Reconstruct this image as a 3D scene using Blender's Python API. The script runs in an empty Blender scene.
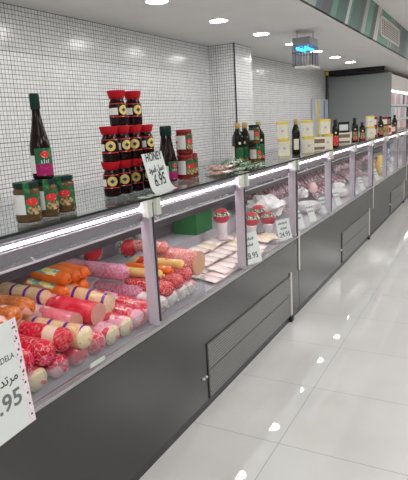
import bpy, bmesh, math, random
from mathutils import Matrix, Vector
random.seed(7)
S = bpy.context.scene
C = S.collection
PI = math.pi
rad = math.radians

# ------------------------------------------------------------------ materials
class NT:
    def __init__(s, name):
        s.m = bpy.data.materials.new(name); s.m.use_nodes = True
        s.t = s.m.node_tree; s.t.nodes.clear()
        s.out = s.t.nodes.new('ShaderNodeOutputMaterial')
    def n(s, typ, **kw):
        nd = s.t.nodes.new(typ)
        for k, v in kw.items(): setattr(nd, k, v)
        return nd
    def put(s, sock, v):
        if isinstance(v, bpy.types.NodeSocket): s.t.links.new(v, sock)
        elif v is not None:
            if sock.type == 'RGBA' and len(v) == 3: v = (*v, 1)
            sock.default_value = v
    def math(s, op, a, b=None, c=None, clamp=False):
        nd = s.n('ShaderNodeMath', operation=op); nd.use_clamp = clamp
        for i, v in enumerate((a, b, c)):
            if v is not None: s.put(nd.inputs[i], v)
        return nd.outputs[0]
    def obj(s):
        return s.n('ShaderNodeTexCoord').outputs['Object']
    def sep(s, v):
        nd = s.n('ShaderNodeSeparateXYZ'); s.put(nd.inputs[0], v); return nd.outputs
    def comb(s, x, y, z):
        nd = s.n('ShaderNodeCombineXYZ')
        for i, v in enumerate((x, y, z)): s.put(nd.inputs[i], v)
        return nd.outputs[0]
    def noise(s, vec, scale, detail=2.0, rough=.5):
        nd = s.n('ShaderNodeTexNoise'); s.put(nd.inputs['Vector'], vec)
        nd.inputs['Scale'].default_value = scale; nd.inputs['Detail'].default_value = detail
        nd.inputs['Roughness'].default_value = rough
        return nd.outputs['Fac']
    def ramp(s, fac, stops, mode='LINEAR'):
        nd = s.n('ShaderNodeValToRGB'); cr = nd.color_ramp; cr.interpolation = mode
        while len(cr.elements) < len(stops): cr.elements.new(.5)
        for e, (p, c) in zip(cr.elements, stops):
            e.position = p; e.color = (*c, 1) if len(c) == 3 else c
        s.put(nd.inputs[0], fac); return nd.outputs[0]
    def mix(s, fac, a, b):
        nd = s.n('ShaderNodeMix', data_type='RGBA')
        s.put(nd.inputs[0], fac); s.put(nd.inputs[6], a); s.put(nd.inputs[7], b)
        return nd.outputs[2]
    def bsdf(s, color, rough=.5, metal=0.0, spec=.5, bump=None, bs=.3, bd=.002, emit=None, es=0, coat=0):
        b = s.n('ShaderNodeBsdfPrincipled')
        s.put(b.inputs['Base Color'], color); s.put(b.inputs['Roughness'], rough)
        b.inputs['Metallic'].default_value = metal; b.inputs['Specular IOR Level'].default_value = spec
        b.inputs['Coat Weight'].default_value = coat
        b.inputs['Coat Roughness'].default_value = .08
        if emit: s.put(b.inputs['Emission Color'], emit); b.inputs['Emission Strength'].default_value = es
        if bump is not None:
            bp = s.n('ShaderNodeBump'); bp.inputs['Strength'].default_value = bs; bp.inputs['Distance'].default_value = bd
            s.put(bp.inputs['Height'], bump); s.put(b.inputs['Normal'], bp.outputs[0])
        s.put(s.out.inputs[0], b.outputs[0]); return s.m

def plain(name, color, rough=.5, metal=0.0, spec=.3, var=.06, scale=60, coat=0):
    t = NT(name); f = t.noise(t.obj(), scale)
    lo = tuple(max(0, c*(1-var)) for c in color); hi = tuple(min(1, c*(1+var)) for c in color)
    return t.bsdf(t.ramp(f, [(.3, lo), (.7, hi)]), rough, metal, spec, coat=coat)

def glass(name, tint=(.96, .98, .97), ior=1.45, rough=0.0, haze=0.0):
    t = NT(name)
    tr = t.n('ShaderNodeBsdfTransparent'); t.put(tr.inputs[0], tint)
    gl = t.n('ShaderNodeBsdfGlossy'); gl.inputs['Roughness'].default_value = rough
    fr = t.n('ShaderNodeFresnel'); bk = t.n('ShaderNodeNewGeometry').outputs['Backfacing']
    t.put(fr.inputs[0], t.math('ADD', ior, t.math('MULTIPLY', bk, 1/ior-ior)))
    mx = t.n('ShaderNodeMixShader'); t.put(mx.inputs[0], fr.outputs[0]); t.put(mx.inputs[1], tr.outputs[0]); t.put(mx.inputs[2], gl.outputs[0])
    if haze:
        df = t.n('ShaderNodeBsdfDiffuse'); t.put(df.inputs[0], (.8, .8, .82))
        m2 = t.n('ShaderNodeMixShader'); m2.inputs[0].default_value = haze
        t.put(m2.inputs[1], mx.outputs[0]); t.put(m2.inputs[2], df.outputs[0]); mx = m2
    t.put(t.out.inputs[0], mx.outputs[0]); return t.m

def emitter(name, color, strength):
    t = NT(name); e = t.n('ShaderNodeEmission'); t.put(e.inputs[0], color); e.inputs[1].default_value = strength
    t.put(t.out.inputs[0], e.outputs[0]); return t.m

def tile_mat(name):
    t = NT(name); o = t.sep(t.obj()); u = t.math('ADD', t.math('ADD', o[0], o[1]), .23); v = t.math('ADD', o[2], -.115)
    sz = .0354
    def gap(w, size, g):
        f = t.math('FRACT', t.math('DIVIDE', w, size)); d = t.math('ABSOLUTE', t.math('SUBTRACT', f, .5))
        return t.math('GREATER_THAN', d, .5-g)
    g = t.math('MAXIMUM', gap(u, sz, .055), gap(v, sz, .055))
    j = t.math('MAXIMUM', gap(u, sz*10, .0075), gap(v, sz*10, .0075))
    cell = t.comb(t.math('FLOOR', t.math('DIVIDE', u, sz)), t.math('FLOOR', t.math('DIVIDE', v, sz)), 0)
    wn = t.n('ShaderNodeTexWhiteNoise', noise_dimensions='2D'); t.put(wn.inputs['Vector'], cell)
    col = t.ramp(wn.outputs['Value'], [(0, (.78, .78, .775)), (1, (.88, .88, .875))])
    col = t.mix(g, col, (.13, .13, .13)); col = t.mix(j, col, (.06, .06, .06))
    return t.bsdf(col, t.math('ADD', t.math('MULTIPLY', g, .5), .18), bump=t.math('SUBTRACT', 1, g), bs=.2, bd=.001)

def floor_mat(name):
    t = NT(name); o = t.sep(t.obj())
    def gap(w, off, size, g):
        f = t.math('FRACT', t.math('DIVIDE', t.math('ADD', w, off), size)); d = t.math('ABSOLUTE', t.math('SUBTRACT', f, .5))
        return t.math('GREATER_THAN', d, .5-g)
    g = t.math('MAXIMUM', gap(o[0], .865+6.2, .62, .0028), gap(o[1], -2.24+6.2, .62, .0028))
    n = t.noise(t.obj(), 3, 3)
    col = t.mix(g, t.ramp(n, [(.3, (.62, .61, .595)), (.7, (.66, .65, .635))]), (.30, .29, .28))
    return t.bsdf(col, t.math('ADD', t.math('MULTIPLY', g, .4), .025), spec=.6)

def stripe_mat(name):
    t = NT(name); o = t.sep(t.obj())
    u = t.math('ADD', o[1], t.math('MULTIPLY', o[2], -.85))
    wob = t.math('MULTIPLY', t.noise(t.comb(t.math('MULTIPLY', u, 1.0), 0, 0), 2.3, 3), .9)
    uu = t.math('ADD', u, wob)
    def layer(sc, seed):
        wn = t.n('ShaderNodeTexWhiteNoise', noise_dimensions='1D')
        t.put(wn.inputs['W'], t.math('ADD', t.math('FLOOR', t.math('MULTIPLY', uu, sc)), seed)); return wn.outputs['Value']
    pal = [(0, (.02, .11, .09)), (.16, (.08, .27, .20)), (.30, (.045, .05, .06)), (.44, (.34, .42, .38)), (.52, (.03, .16, .13)),
           (.62, (.16, .145, .14)), (.74, (.62, .62, .58)), (.82, (.09, .28, .22)), (.92, (.06, .10, .14))]
    a = t.ramp(layer(3.6, 3), pal, 'CONSTANT'); b = t.ramp(layer(13, 11), pal, 'CONSTANT')
    col = t.mix(t.math('GREATER_THAN', layer(4.3, 31), .6), a, b)
    fib = t.noise(t.comb(t.math('MULTIPLY', uu, 60), o[2], 0), 1.0, 2)
    col = t.mix(t.math('MULTIPLY', fib, .22), col, (.4, .45, .42))
    return t.bsdf(col, .45)

def grille_mat(name):
    t = NT(name); o = t.sep(t.obj())
    sz = .016
    row = t.math('FLOOR', t.math('DIVIDE', o[2], sz))
    y = t.math('ADD', o[1], t.math('MULTIPLY', t.math('MODULO', row, 2), sz/2))
    fy = t.math('SUBTRACT', t.math('FRACT', t.math('DIVIDE', y, sz)), .5)
    fz = t.math('SUBTRACT', t.math('FRACT', t.math('DIVIDE', o[2], sz)), .5)
    d = t.math('ADD', t.math('MULTIPLY', fy, fy), t.math('MULTIPLY', fz, fz))
    h = t.math('LESS_THAN', d, .085)
    return t.bsdf(t.mix(h, (.20, .20, .195), (.006, .006, .006)), .4, spec=.5)

def sausage_mat(name, base, dark, bands=None, script=None, patch=None, net=None, rough=.22, gloss=.5, wrinkle=.3):
    """object space: x along the sausage, y/z round it"""
    t = NT(name); P = t.obj(); o = t.sep(P)
    col = t.ramp(t.noise(P, 35, 3), [(.3, dark), (.65, base)])
    if patch:
        pc, ps, pt = patch
        col = t.mix(t.math('GREATER_THAN', t.noise(P, ps, 1), pt), col, pc)
    if script:
        sc, ss, th = (*script, .016)[:3]
        w = t.noise(t.comb(t.math('MULTIPLY', o[0], 1.6), o[1], o[2]), ss, 3)
        m = t.math('LESS_THAN', t.math('ABSOLUTE', t.math('SUBTRACT', w, .5)), th)
        col = t.mix(t.math('MULTIPLY', m, .6), col, sc)
    if bands:
        bc, per, wid, off = bands
        f = t.math('FRACT', t.math('DIVIDE', t.math('ADD', t.math('ADD', o[0], off+10*per), t.math('MULTIPLY', o[1], .25)), per))
        col = t.mix(t.math('LESS_THAN', f, wid/per), col, bc)
    bump = t.noise(P, 28, 3)
    if net:
        nc, ns = net
        v = t.n('ShaderNodeTexVoronoi', feature='DISTANCE_TO_EDGE'); t.put(v.inputs['Vector'], P); v.inputs['Scale'].default_value = ns
        m = t.math('LESS_THAN', v.outputs['Distance'], .05)
        col = t.mix(m, col, nc)
    hs = t.n('ShaderNodeHueSaturation'); hs.inputs['Saturation'].default_value = 1.18; hs.inputs['Value'].default_value = .92; t.put(hs.inputs['Color'], col)
    return t.bsdf(hs.outputs[0], rough, spec=gloss*.7, bump=bump, bs=wrinkle, bd=.005, coat=.3)

def noisy(name, stops, scale, rough=.4, mode='CONSTANT', detail=1, stretch=(1, 1, 1), coat=0, bump=0):
    t = NT(name); mp = t.n('ShaderNodeMapping'); t.put(mp.inputs[0], t.obj()); mp.inputs['Scale'].default_value = stretch
    f = t.noise(mp.outputs[0], scale, detail)
    return t.bsdf(t.ramp(f, stops, mode), rough, spec=.25, coat=coat*.5, bump=f if bump else None, bs=bump, bd=.01)

M = {}
M['tile'] = tile_mat('mosaic tile'); M['floor'] = floor_mat('porcelain floor'); M['stripe'] = stripe_mat('striped panel')
M['ceil'] = plain('ceiling paint', (.80, .78, .76), .8, var=.015, scale=3)
M['wall_grey'] = plain('grey added wall', (.30, .29, .29), .8, var=.02, scale=3)
M['wall'] = plain('pale paint', (.7, .69, .67), .8, var=.02, scale=3)
M['panel'] = plain('dark grey panel', (.021, .021, .0195), .25, spec=.75, var=.03, scale=4)
M['plinth'] = plain('dark plinth', (.045, .042, .05), .4)
M['steel'] = plain('brushed steel', (.58, .57, .58), .32, metal=.85, var=.05, scale=25)
M['alu'] = plain('lamp tinted satin aluminium', (.60, .54, .61), .4, metal=.2, var=.04, scale=20)  # lavender cast of the case lamps mixed into the base colour
M['white_steel'] = plain('light lacquered steel', (.62, .60, .62), .4, var=.03, scale=9)
M['case_in'] = plain('case liner', (.52, .48, .52), .35, var=.04, scale=6)
M['case_back'] = plain('mauve steel liner', (.27, .22, .26), .4, metal=.2, var=.04, scale=6)
M['lip'] = plain('lamp housing and shield', (.20, .18, .20), .4)
M['frame_grey'] = plain('grille frame grey', (.11, .108, .10), .35)
M['rail'] = plain('dull steel rail', (.36, .35, .36), .4, metal=.4)
M['shelf_dark'] = plain('dark shelf profile', (.035, .03, .036), .35)
M['pale_trim'] = plain('pale trim', (.62, .60, .55), .45)
M['clip'] = plain('white plastic clip', (.50, .54, .46), .4)
M['grille'] = grille_mat('perforated grille')
M['edge'] = plain('dark glass edge', (.012, .02, .018), .15)
M['black'] = plain('black plastic', (.015, .015, .017), .35)
M['glass'] = glass('clear pane', (.97, .98, .98), 1.13); M['glass_top'] = glass('shelf pane', (.90, .95, .93), 1.5)
M['glass_haze'] = glass('rear sliding pane', (.86, .86, .88), 1.5, haze=.10)
M['acrylic'] = glass('acrylic', (.93, .95, .95), 1.25, haze=.06)
M['led'] = emitter('case lamp', (1.0, .80, .92, 1), 32.0)
M['down'] = emitter('downlight', (1.0, .985, .96, 1), 80.0)
M['blue'] = emitter('blue ultraviolet tube', (.03, .42, 1.0, 1), 5.0)
M['paper'] = plain('white paper', (.66, .70, .68), .6, var=.02, scale=15)
M['paper_green'] = plain('pale card', (.64, .67, .65), .5, var=.03, scale=30)
M['ink'] = plain('black ink', (.02, .02, .02), .6); M['ink_grey'] = plain('grey ink', (.16, .16, .17), .6)
M['red'] = plain('red plastic', (.43, .006, .014), .5, spec=.15); M['red_lid'] = plain('red metal lid', (.26, .02, .02), .5)
M['green_lid'] = plain('dark green lid', (.005, .028, .022), .5, spec=.15)
M['green_label'] = noisy('green printed label', [(0, (.02, .10, .04)), (.55, (.03, .20, .07)), (.72, (.25, .40, .10))], 45, .45)
M['white_label'] = noisy('white printed label', [(0, (.70, .70, .68)), (.62, (.78, .78, .76)), (.70, (.55, .55, .55))], 120, .5)
M['red_emblem'] = noisy('red emblem', [(0, (.62, .03, .03)), (.62, (.75, .06, .05)), (.67, (.85, .70, .66))], 130, .45)
M['food_print'] = noisy('food picture', [(0, (.12, .07, .03)), (.45, (.35, .22, .10)), (.58, (.55, .42, .20)), (.70, (.10, .22, .06))], 90, .5)
M['magenta'] = noisy('magenta label', [(0, (.30, .01, .10)), (.6, (.45, .03, .20)), (.75, (.10, .30, .08))], 60, .4)
M['brown_jar'] = plain('brown preserve behind glass', (.10, .055, .02), .12, coat=.1, var=.35)
M['tomato_jar'] = plain('red sauce behind glass', (.15, .018, .010), .12, coat=.1, var=.3)
M['syrup'] = plain('dark syrup glass', (.014, .005, .005), .12, spec=.16, coat=.03, var=.3)
M['dark_glass'] = plain('dark green bottle glass', (.013, .013, .006), .12, spec=.16, coat=.03, var=.3)
M['honey'] = plain('dark honey behind glass', (.010, .003, .003), .14, spec=.16, coat=.03, var=.3)
M['gold'] = plain('gold cap', (.45, .33, .12), .35, metal=.5)
M['yellow_disc'] = plain('yellow emblem', (.72, .55, .16), .45); M['blue_mark'] = plain('blue mark', (.02, .04, .16), .45)
M['yellow'] = plain('yellow band', (.80, .60, .08), .45); M['cream'] = noisy('cream carton', [(0, (.74, .72, .60)), (.60, (.80, .78, .68)), (.70, (.50, .42, .40))], 60, .5)
M['cream_plain'] = plain('cream card', (.74, .70, .60), .5); M['brown_card'] = plain('brown picture', (.22, .15, .09), .5, var=.3)
M['carton_pic'] = plain('faded carton picture', (.48, .40, .46), .5, var=.3)
M['green_box'] = plain('green crate plastic', (.006, .17, .033), .4)
M['galv'] = plain('galvanised sheet', (.22, .22, .23), .4, metal=.4); M['wire'] = plain('dark wire', (.09, .09, .11), .4, metal=.3)
M['fridge'] = plain('grey end panel', (.34, .36, .36), .40, spec=.4, var=.02, scale=2)
M['vent'] = plain('vent paint', (.74, .70, .65), .5); M['vent_dark'] = plain('vent recess', (.10, .085, .07), .7)
M['ball_red'] = sausage_mat('red wrapped ham', (.60, .02, .05), (.42, .01, .03), script=((.75, .2, .2), 22), rough=.3)
M['ball_band'] = noisy('green and cream band', [(0, (.05, .10, .06)), (.5, (.62, .62, .50)), (.62, (.10, .16, .09))], 55, .5)
M['stem'] = plain('white wrap', (.74, .66, .70), .35, var=.08)
purple = (.16, .03, .26)
M['s_cream'] = sausage_mat('cream and purple casing', (.78, .57, .36), (.74, .50, .32), bands=(purple, .088, .017, .03), script=((.75, .22, .16), 40))
M['s_red'] = sausage_mat('red casing', (.68, .03, .06), (.46, .012, .03), script=((.92, .55, .5), 26), patch=((.78, .14, .24), 12, .60), rough=.16)
M['s_redlabel'] = sausage_mat('red casing with cream label', (.66, .04, .07), (.46, .015, .035), bands=((.80, .60, .48), .19, .062, .10), script=((.85, .45, .4), 34), rough=.18)
M['s_pink'] = sausage_mat('pink casing', (.76, .16, .18), (.66, .08, .11), patch=((.82, .45, .47), 9, .64), rough=.25)
M['s_pinkpale'] = sausage_mat('pale pink casing', (.76, .30, .33), (.70, .20, .24), patch=((.82, .56, .58), 12, .56), rough=.2)
M['s_front'] = sausage_mat('pink wrapped casing', (.74, .14, .17), (.60, .06, .11), patch=((.86, .48, .58), 10, .60), script=((.88, .7, .66), 30), rough=.14)
M['s_frontcream'] = sausage_mat('pink casing with cream end', (.74, .20, .22), (.64, .10, .13), patch=((.84, .50, .55), 11, .58), script=((.6, .2, .3), 40), rough=.16)
M['s_white'] = sausage_mat('white wrapped casing', (.74, .70, .68), (.68, .52, .52), patch=((.72, .30, .33), 16, .62), script=((.92, .9, .88), 26), rough=.16)
M['s_brown'] = sausage_mat('orange brown casing', (.60, .22, .09), (.46, .14, .05), patch=((.80, .50, .44), 13, .62), script=((.85, .4, .3), 30), rough=.2)
M['s_orange'] = sausage_mat('orange casing', (.86, .20, .035), (.78, .13, .02), rough=.25, wrinkle=.1)
M['s_bag'] = sausage_mat('pale pink printed bag', (.62, .42, .49), (.56, .34, .42), script=((.60, .03, .12), 48, .05), rough=.2)
M['s_net'] = sausage_mat('red netted casing', (.64, .05, .06), (.48, .02, .03), net=((.82, .40, .38), 75), rough=.25)
M['s_yellow'] = sausage_mat('cream yellow casing', (.84, .60, .30), (.80, .50, .22), patch=((.75, .12, .10), 9, .64), rough=.25)
M['s_pinknet'] = sausage_mat('pink netted casing', (.76, .30, .28), (.66, .18, .18), net=((.84, .60, .55), 58), rough=.28)
M['cut_pink'] = noisy('cut pink brown meat', [(0, (.56, .26, .20)), (.62, (.62, .31, .25)), (.72, (.70, .42, .36))], 130, .5)
M['cut_brown'] = noisy('cut tan meat', [(0, (.56, .30, .17)), (.7, (.64, .36, .22))], 60, .5, 'LINEAR')
M['cut_cream'] = noisy('cream casing end', [(0, (.74, .58, .36)), (.58, (.80, .66, .44)), (.66, (.5, .24, .28))], 85, .35, bump=.2)
M['label_sheet'] = noisy('yellow and green label', [(0, (.75, .55, .10)), (.45, (.82, .72, .40)), (.55, (.10, .40, .30)), (.66, (.40, .16, .30))], 32, .35)
M['pack'] = noisy('vacuum packed slices', [(0, (.74, .44, .45)), (.40, (.83, .64, .61)), (.55, (.87, .74, .70)), (.8, (.92, .86, .84))], 14, .16, 'LINEAR', 3, coat=.4, bump=.5)
M['pack_cheese'] = noisy('vacuum packed cheese slices', [(0, (.80, .60, .36)), (.5, (.85, .70, .50)), (.8, (.9, .84, .76))], 12, .16, 'LINEAR', 3, coat=.4, bump=.5)
M['pack_dark'] = noisy('dark cured meat pack', [(0, (.05, .012, .016)), (.45, (.12, .028, .036)), (.58, (.22, .08, .10)), (.68, (.62, .50, .60))], 30, .2, 'LINEAR', 3, coat=.2, bump=.4)  # palest stop paints lavender highlights onto the packs
M['plastic_white'] = noisy('crumpled white plastic', [(0, (.62, .58, .57)), (.6, (.80, .77, .76))], 22, .3, 'LINEAR', 4, bump=1.0)
M['bag_yellow'] = noisy('yellow printed bag', [(0, (.80, .52, .05)), (.55, (.85, .60, .10)), (.66, (.80, .42, .30))], 22, .25)
M['bag_blue'] = noisy('blue white bag', [(0, (.20, .28, .45)), (.5, (.62, .66, .75)), (.7, (.85, .85, .88))], 16, .2)
M['herb'] = noisy('green herb packet', [(0, (.02, .08, .03)), (.50, (.06, .17, .06)), (.60, (.45, .50, .42)), (.68, (.03, .10, .04))], 30, .25, coat=.3)
M['spice'] = noisy('red and white packet', [(0, (.34, .07, .06)), (.45, (.55, .50, .46)), (.54, (.40, .16, .09)), (.66, (.60, .57, .52))], 30, .25, coat=.3)
M['block_pink'] = noisy('pink block', [(0, (.72, .34, .32)), (.6, (.84, .56, .52))], 18, .2, 'LINEAR', 3, coat=.3)

# ------------------------------------------------------------------ mesh helpers
class MB:
    def __init__(s): s.v = []; s.f = []
    def add(s, vs, fs):
        k = len(s.v); s.v += [tuple(v) for v in vs]; s.f += [[i+k for i in f] for f in fs]; return s
    def box(s, x0, x1, y0, y1, z0, z1):
        return s.add([(x, y, z) for x in (x0, x1) for y in (y0, y1) for z in (z0, z1)],
                     [[0, 1, 3, 2], [4, 6, 7, 5], [0, 4, 5, 1], [2, 3, 7, 6], [0, 2, 6, 4], [1, 5, 7, 3]])
    def lathe(s, prof, n=24, axis='z', c=(0, 0, 0), a0=0, a1=2*PI, cap=True):
        full = abs(a1-a0-2*PI) < 1e-6; m = n if full else n+1
        vs = []
        for r, z in prof:
            for i in range(m):
                a = a0+(a1-a0)*i/n; p = (r*math.cos(a), r*math.sin(a), z)
                if axis == 'x': p = (p[2], p[0], p[1])
                if axis == 'y': p = (p[1], p[2], p[0])
                vs.append((p[0]+c[0], p[1]+c[1], p[2]+c[2]))
        fs = []
        for j in range(len(prof)-1):
            for i in range(n if full else n):
                i2 = (i+1) % m
                fs.append([j*m+i, j*m+i2, (j+1)*m+i2, (j+1)*m+i])
        if cap and full:
            fs.append(list(range(m))[::-1]); fs.append([(len(prof)-1)*m+i for i in range(m)])
        return s.add(vs, fs)
    def tube(s, a, b, r, n=8):
        a = Vector(a); b = Vector(b); d = (b-a); L = d.length; q = d.to_track_quat('Z', 'Y').to_matrix()
        vs = [a+q @ Vector((r*math.cos(2*PI*i/n), r*math.sin(2*PI*i/n), z)) for z in (0, L) for i in range(n)]
        fs = [[i, (i+1) % n, n+(i+1) % n, n+i] for i in range(n)]+[list(range(n))[::-1], [n+i for i in range(n)]]
        return s.add(vs, fs)
    def cyl_oval(s, r, ac, zc, wa, hz, n=20):
        """oval emblem lying on a cylinder of radius r"""
        vs = [(r*math.cos(ac), r*math.sin(ac), zc)]
        for k in (.5, 1):
            for i in range(n):
                t = 2*PI*i/n; a = ac+k*wa*math.cos(t); vs.append((r*math.cos(a), r*math.sin(a), zc+k*hz*math.sin(t)))
        fs = [[0, 1+i, 1+(i+1) % n] for i in range(n)]+[[1+i, 1+n+i, 1+n+(i+1) % n, 1+(i+1) % n] for i in range(n)]
        return s.add(vs, fs)

def obj(name, mb, mat, parent=None, smooth=True, bevel=0, loc=None, rot=None):
    me = bpy.data.meshes.new(name); me.from_pydata(mb.v, [], mb.f)
    bm = bmesh.new(); bm.from_mesh(me); bmesh.ops.recalc_face_normals(bm, faces=bm.faces); bm.to_mesh(me); bm.free()
    me.materials.append(mat)
    if smooth:
        me.polygons.foreach_set('use_smooth', [True]*len(me.polygons))
        me.set_sharp_from_angle(angle=rad(38))
    o = bpy.data.objects.new(name, me); C.objects.link(o)
    if parent: o.parent = parent
    if loc: o.location = loc
    if rot: o.rotation_euler = rot
    if bevel:
        b = o.modifiers.new('bevel', 'BEVEL'); b.width = bevel; b.segments = 2; b.limit_method = 'ANGLE'
    return o

def tag(o, label, cat, group=None):
    o['label'] = label; o['category'] = cat
    if group: o['group'] = group
    return o
def thing(name, label, cat, loc=(0, 0, 0), rot=(0, 0, 0), group=None):
    o = bpy.data.objects.new(name, None); o.empty_display_size = .02; C.objects.link(o)
    o.location = loc; o.rotation_euler = rot
    return tag(o, label, cat, group)
def struct(name, mb, mat, **k):
    o = obj(name, mb, mat, smooth=False, **k); o['kind'] = 'structure'; return o
def dup(root, loc, rot=None, label=None, group=None):
    r = root.copy(); C.objects.link(r); r.location = loc
    if rot is not None: r.rotation_euler = rot
    if label: r['label'] = label
    if group: r['group'] = group
    for ch in list(root.children):
        c = ch.copy(); C.objects.link(c); c.parent = r
        for g in list(ch.children):
            d = g.copy(); C.objects.link(d); d.parent = c
    return r
def text(name, body, size, mat, parent, loc, rot, align='CENTER', shear=0, bold=0, sx=1.0):
    cu = bpy.data.curves.new(name, 'FONT'); cu.body = body; cu.size = size; cu.align_x = align; cu.align_y = 'CENTER'
    cu.shear = shear; cu.offset = bold; cu.extrude = .0002; cu.resolution_u = 3
    t = bpy.data.objects.new(name+'_src', cu); C.objects.link(t)
    bpy.context.view_layer.update()
    me = bpy.data.meshes.new_from_object(t.evaluated_get(bpy.context.evaluated_depsgraph_get()))
    bpy.data.objects.remove(t); bpy.data.curves.remove(cu)
    me.materials.clear(); me.materials.append(mat)
    o = bpy.data.objects.new(name, me); C.objects.link(o); o.parent = parent; o.location = loc; o.rotation_euler = rot; o.scale = (sx, 1, 1)
    return o

# ------------------------------------------------------------------ setting
WX = -3.4
struct('floor', MB().box(-3.6, 9, -6, 24, -.1, 0), M['floor'])
struct('wall_left', MB().box(WX-.15, WX, -6, 24, 0, 2.75), M['tile'])
struct('trim_1', MB().box(WX, -3.02, 6.6, 7.16, 0, 2.6), M['tile'])
struct('trim_2', MB().box(-3.028, -3.012, 6.592, 6.606, 0, 2.6), M['black'])
struct('ceiling', MB().box(-3.55, -1.52, -6, 24, 2.6, 2.75), M['ceil'])
struct('trim_3', MB().box(-1.54, -1.51, -6, 24, 2.6, 3.09), M['stripe'])
struct('ceiling_upper', MB().box(-1.54, 9, -6, 24, 3.09, 3.2), M['ceil'])
struct('gap_shade', MB().box(-3.39, -2.12, 12.35, 12.62, 2.50, 2.599), M['black'])  # black box stands in for the dark shade above the fridge
struct('added_wall_right', MB().box(4.8, 4.95, -6, 24, 0, 3.2), M['wall_grey'])  # unseen wall, added in grey to dim reflections in the counter glass
struct('wall_back', MB().box(-3.6, 9, 24, 24.15, 0, 3.2), M['wall'])

# ------------------------------------------------------------------ counters
FX = -1.349
def deck_z(x): return .64+(-1.37-x)*.13
def make_counter(y0, y1, posts, gy0, gy1, label, trim, stop=None):
    r = thing('display_counter', label, 'display counter', (FX, y0, 0), group='refrigerated display counters in the row')
    L = y1-y0
    X = lambda x: x-FX
    Y = lambda y: y-y0
    obj('base_cabinet', MB().box(X(-2.42), 0, .004, L-.004, .05, .645), M['panel'], r, bevel=.003)
    obj('plinth', MB().box(X(-2.40), -.008, .004, L-.004, 0, .05), M['plinth'], r)
    obj('front_rail', MB().box(-.03, .006, .002, L-.002, .650, .664), M['rail'], r, bevel=.002)
    pr = [(-.03, .645), (-.03, deck_z(-1.379)), (X(-1.86), deck_z(-1.86)), (X(-1.86), .80), (X(-2.10), .80), (X(-2.10), .645)]
    k = len(pr); mb = MB().add([(x, y, z) for y in (.01, L-.01) for x, z in pr],
        [[i, (i+1) % k, k+(i+1) % k, k+i] for i in range(k)]+[list(range(k))[::-1], list(range(k, 2*k))])
    obj('display_deck', mb, M['case_in'], r, smooth=False)
    obj('back_panel', MB().box(X(-2.13), X(-2.10), .01, L-.01, .645, 1.0), M['case_back'], r)
    obj('rear_worktop', MB().box(X(-2.44), X(-2.10), .005, L-.005, 1.0, 1.025), M['steel'], r, bevel=.003)
    obj('rear_pane', MB().box(X(-2.116), X(-2.11), .02, L-.02, 1.026, 1.262), M['glass_haze'], r, smooth=False)
    obj('rear_rail', MB().box(X(-2.13), X(-2.10), .01, L-.01, 1.262, 1.277), M['steel'], r)
    obj('top_glass', MB().box(X(-2.13), -.008, .006, L-.006, 1.277, 1.285), M['glass_top'], r, smooth=False)
    obj('top_edge', MB().box(-.0075, .003, .004, L-.004, 1.276, 1.286), M['edge'], r)
    lh = obj('lamp_housing', MB().box(X(-1.46), X(-1.403), .02, L-.02, 1.246, 1.272), M['lip'], r, bevel=.003)
    obj('lamp_tube', MB().lathe([(.003, 0), (.0052, .0), (.0052, L-.1), (.003, L-.1)], 12, 'y', (X(-1.415), .05, 1.228)), M['led'], lh)
    obj('added_lamp_shield', MB().box(X(-1.402), X(-1.399), .02, L-.02, 1.176, 1.216), M['lip'], lh)  # strip added to keep the tube's glow from streaking the floor
    obj('glass_shelf', MB().box(X(-2.10), X(-1.802), .02, L-.02, 1.022, 1.03), M['glass_top'], r, smooth=False)
    sp = obj('shelf_profile', MB().box(X(-1.80), X(-1.785), .015, L-.015, .988, 1.026), M['shelf_dark'], r)
    obj('bright_lip', MB().box(X(-1.80), X(-1.783), .015, L-.015, 1.026, 1.033), M['white_steel'], sp)
    yb = [y0+.012]+list(posts)
    for a, b in zip(yb[:-1], yb[1:]):
        obj('front_pane', MB().box(-.007, -.001, Y(a)+.003, Y(b)-.003, .666, 1.273), M['glass'], r, smooth=False)
    for p in posts:
        q = obj('post', MB().box(-.060, -.009, Y(p)-.009, Y(p)+.006, .668, 1.262).box(-.011, -.001, Y(p)+.001, Y(p)+.008, .668, 1.262), M['alu'], r, bevel=.002)
        obj('glass_seal', MB().box(-.002, .004, Y(p)+.001, Y(p)+.012, .688, 1.262), M['shelf_dark'], q)
        for d in (-.022, .050):
            obj('clip', MB().box(-.02, .010, Y(p)+d-.018, Y(p)+d+.018, 1.198, 1.276).box(-.045, .012, Y(p)+d-.016, Y(p)+d+.016, 1.287, 1.290), M['clip'], q, bevel=.003)
        for dz in (0,):
            obj('shelf_bracket', MB().tube((X(-1.80), Y(p)-.3, 1.03), (X(-2.08), Y(p)-.3, 1.20), .004, 6), M['white_steel'], q)
    obj('joint_post', MB().box(-.05, .004, L-.028, L-.006, .66, 1.274), M['plinth'], r, bevel=.002)
    obj('joint_trim', MB().box(.0005, .009, L-.012, L+.016, .37, .70), M['pale_trim'], r, bevel=.003)
    g = obj('grille', MB().box(0, .004, Y(gy0), Y(gy1), .055, .375), M['grille'], r, smooth=False)
    fr = MB().box(.0005, .008, Y(gy0)-.012, Y(gy0), .052, .387).box(.0005, .008, Y(gy0), Y(gy1), .375, .387).box(.0005, .007, Y(gy0), Y(gy1), .222, .228)
    obj('grille_frame', fr, M['frame_grey'], g, bevel=.001)
    gt = obj('grille_trim', MB().box(.0005, .012, Y(gy1), Y(gy1)+.028, .055, .41), M['pale_trim'], r, bevel=.003)
    obj('foot', MB().box(-.01, .018, Y(gy1)-.01, Y(gy1)+.05, .0, .03), M['black'], gt, bevel=.004)
    for dy in (-.075, -.045):
        obj('lock_knob', MB().lathe([(.009, 0), (.009, .010), (.006, .014)], 12, 'x', (0, Y(gy0)+dy, .205)), M['steel'], r)
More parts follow.
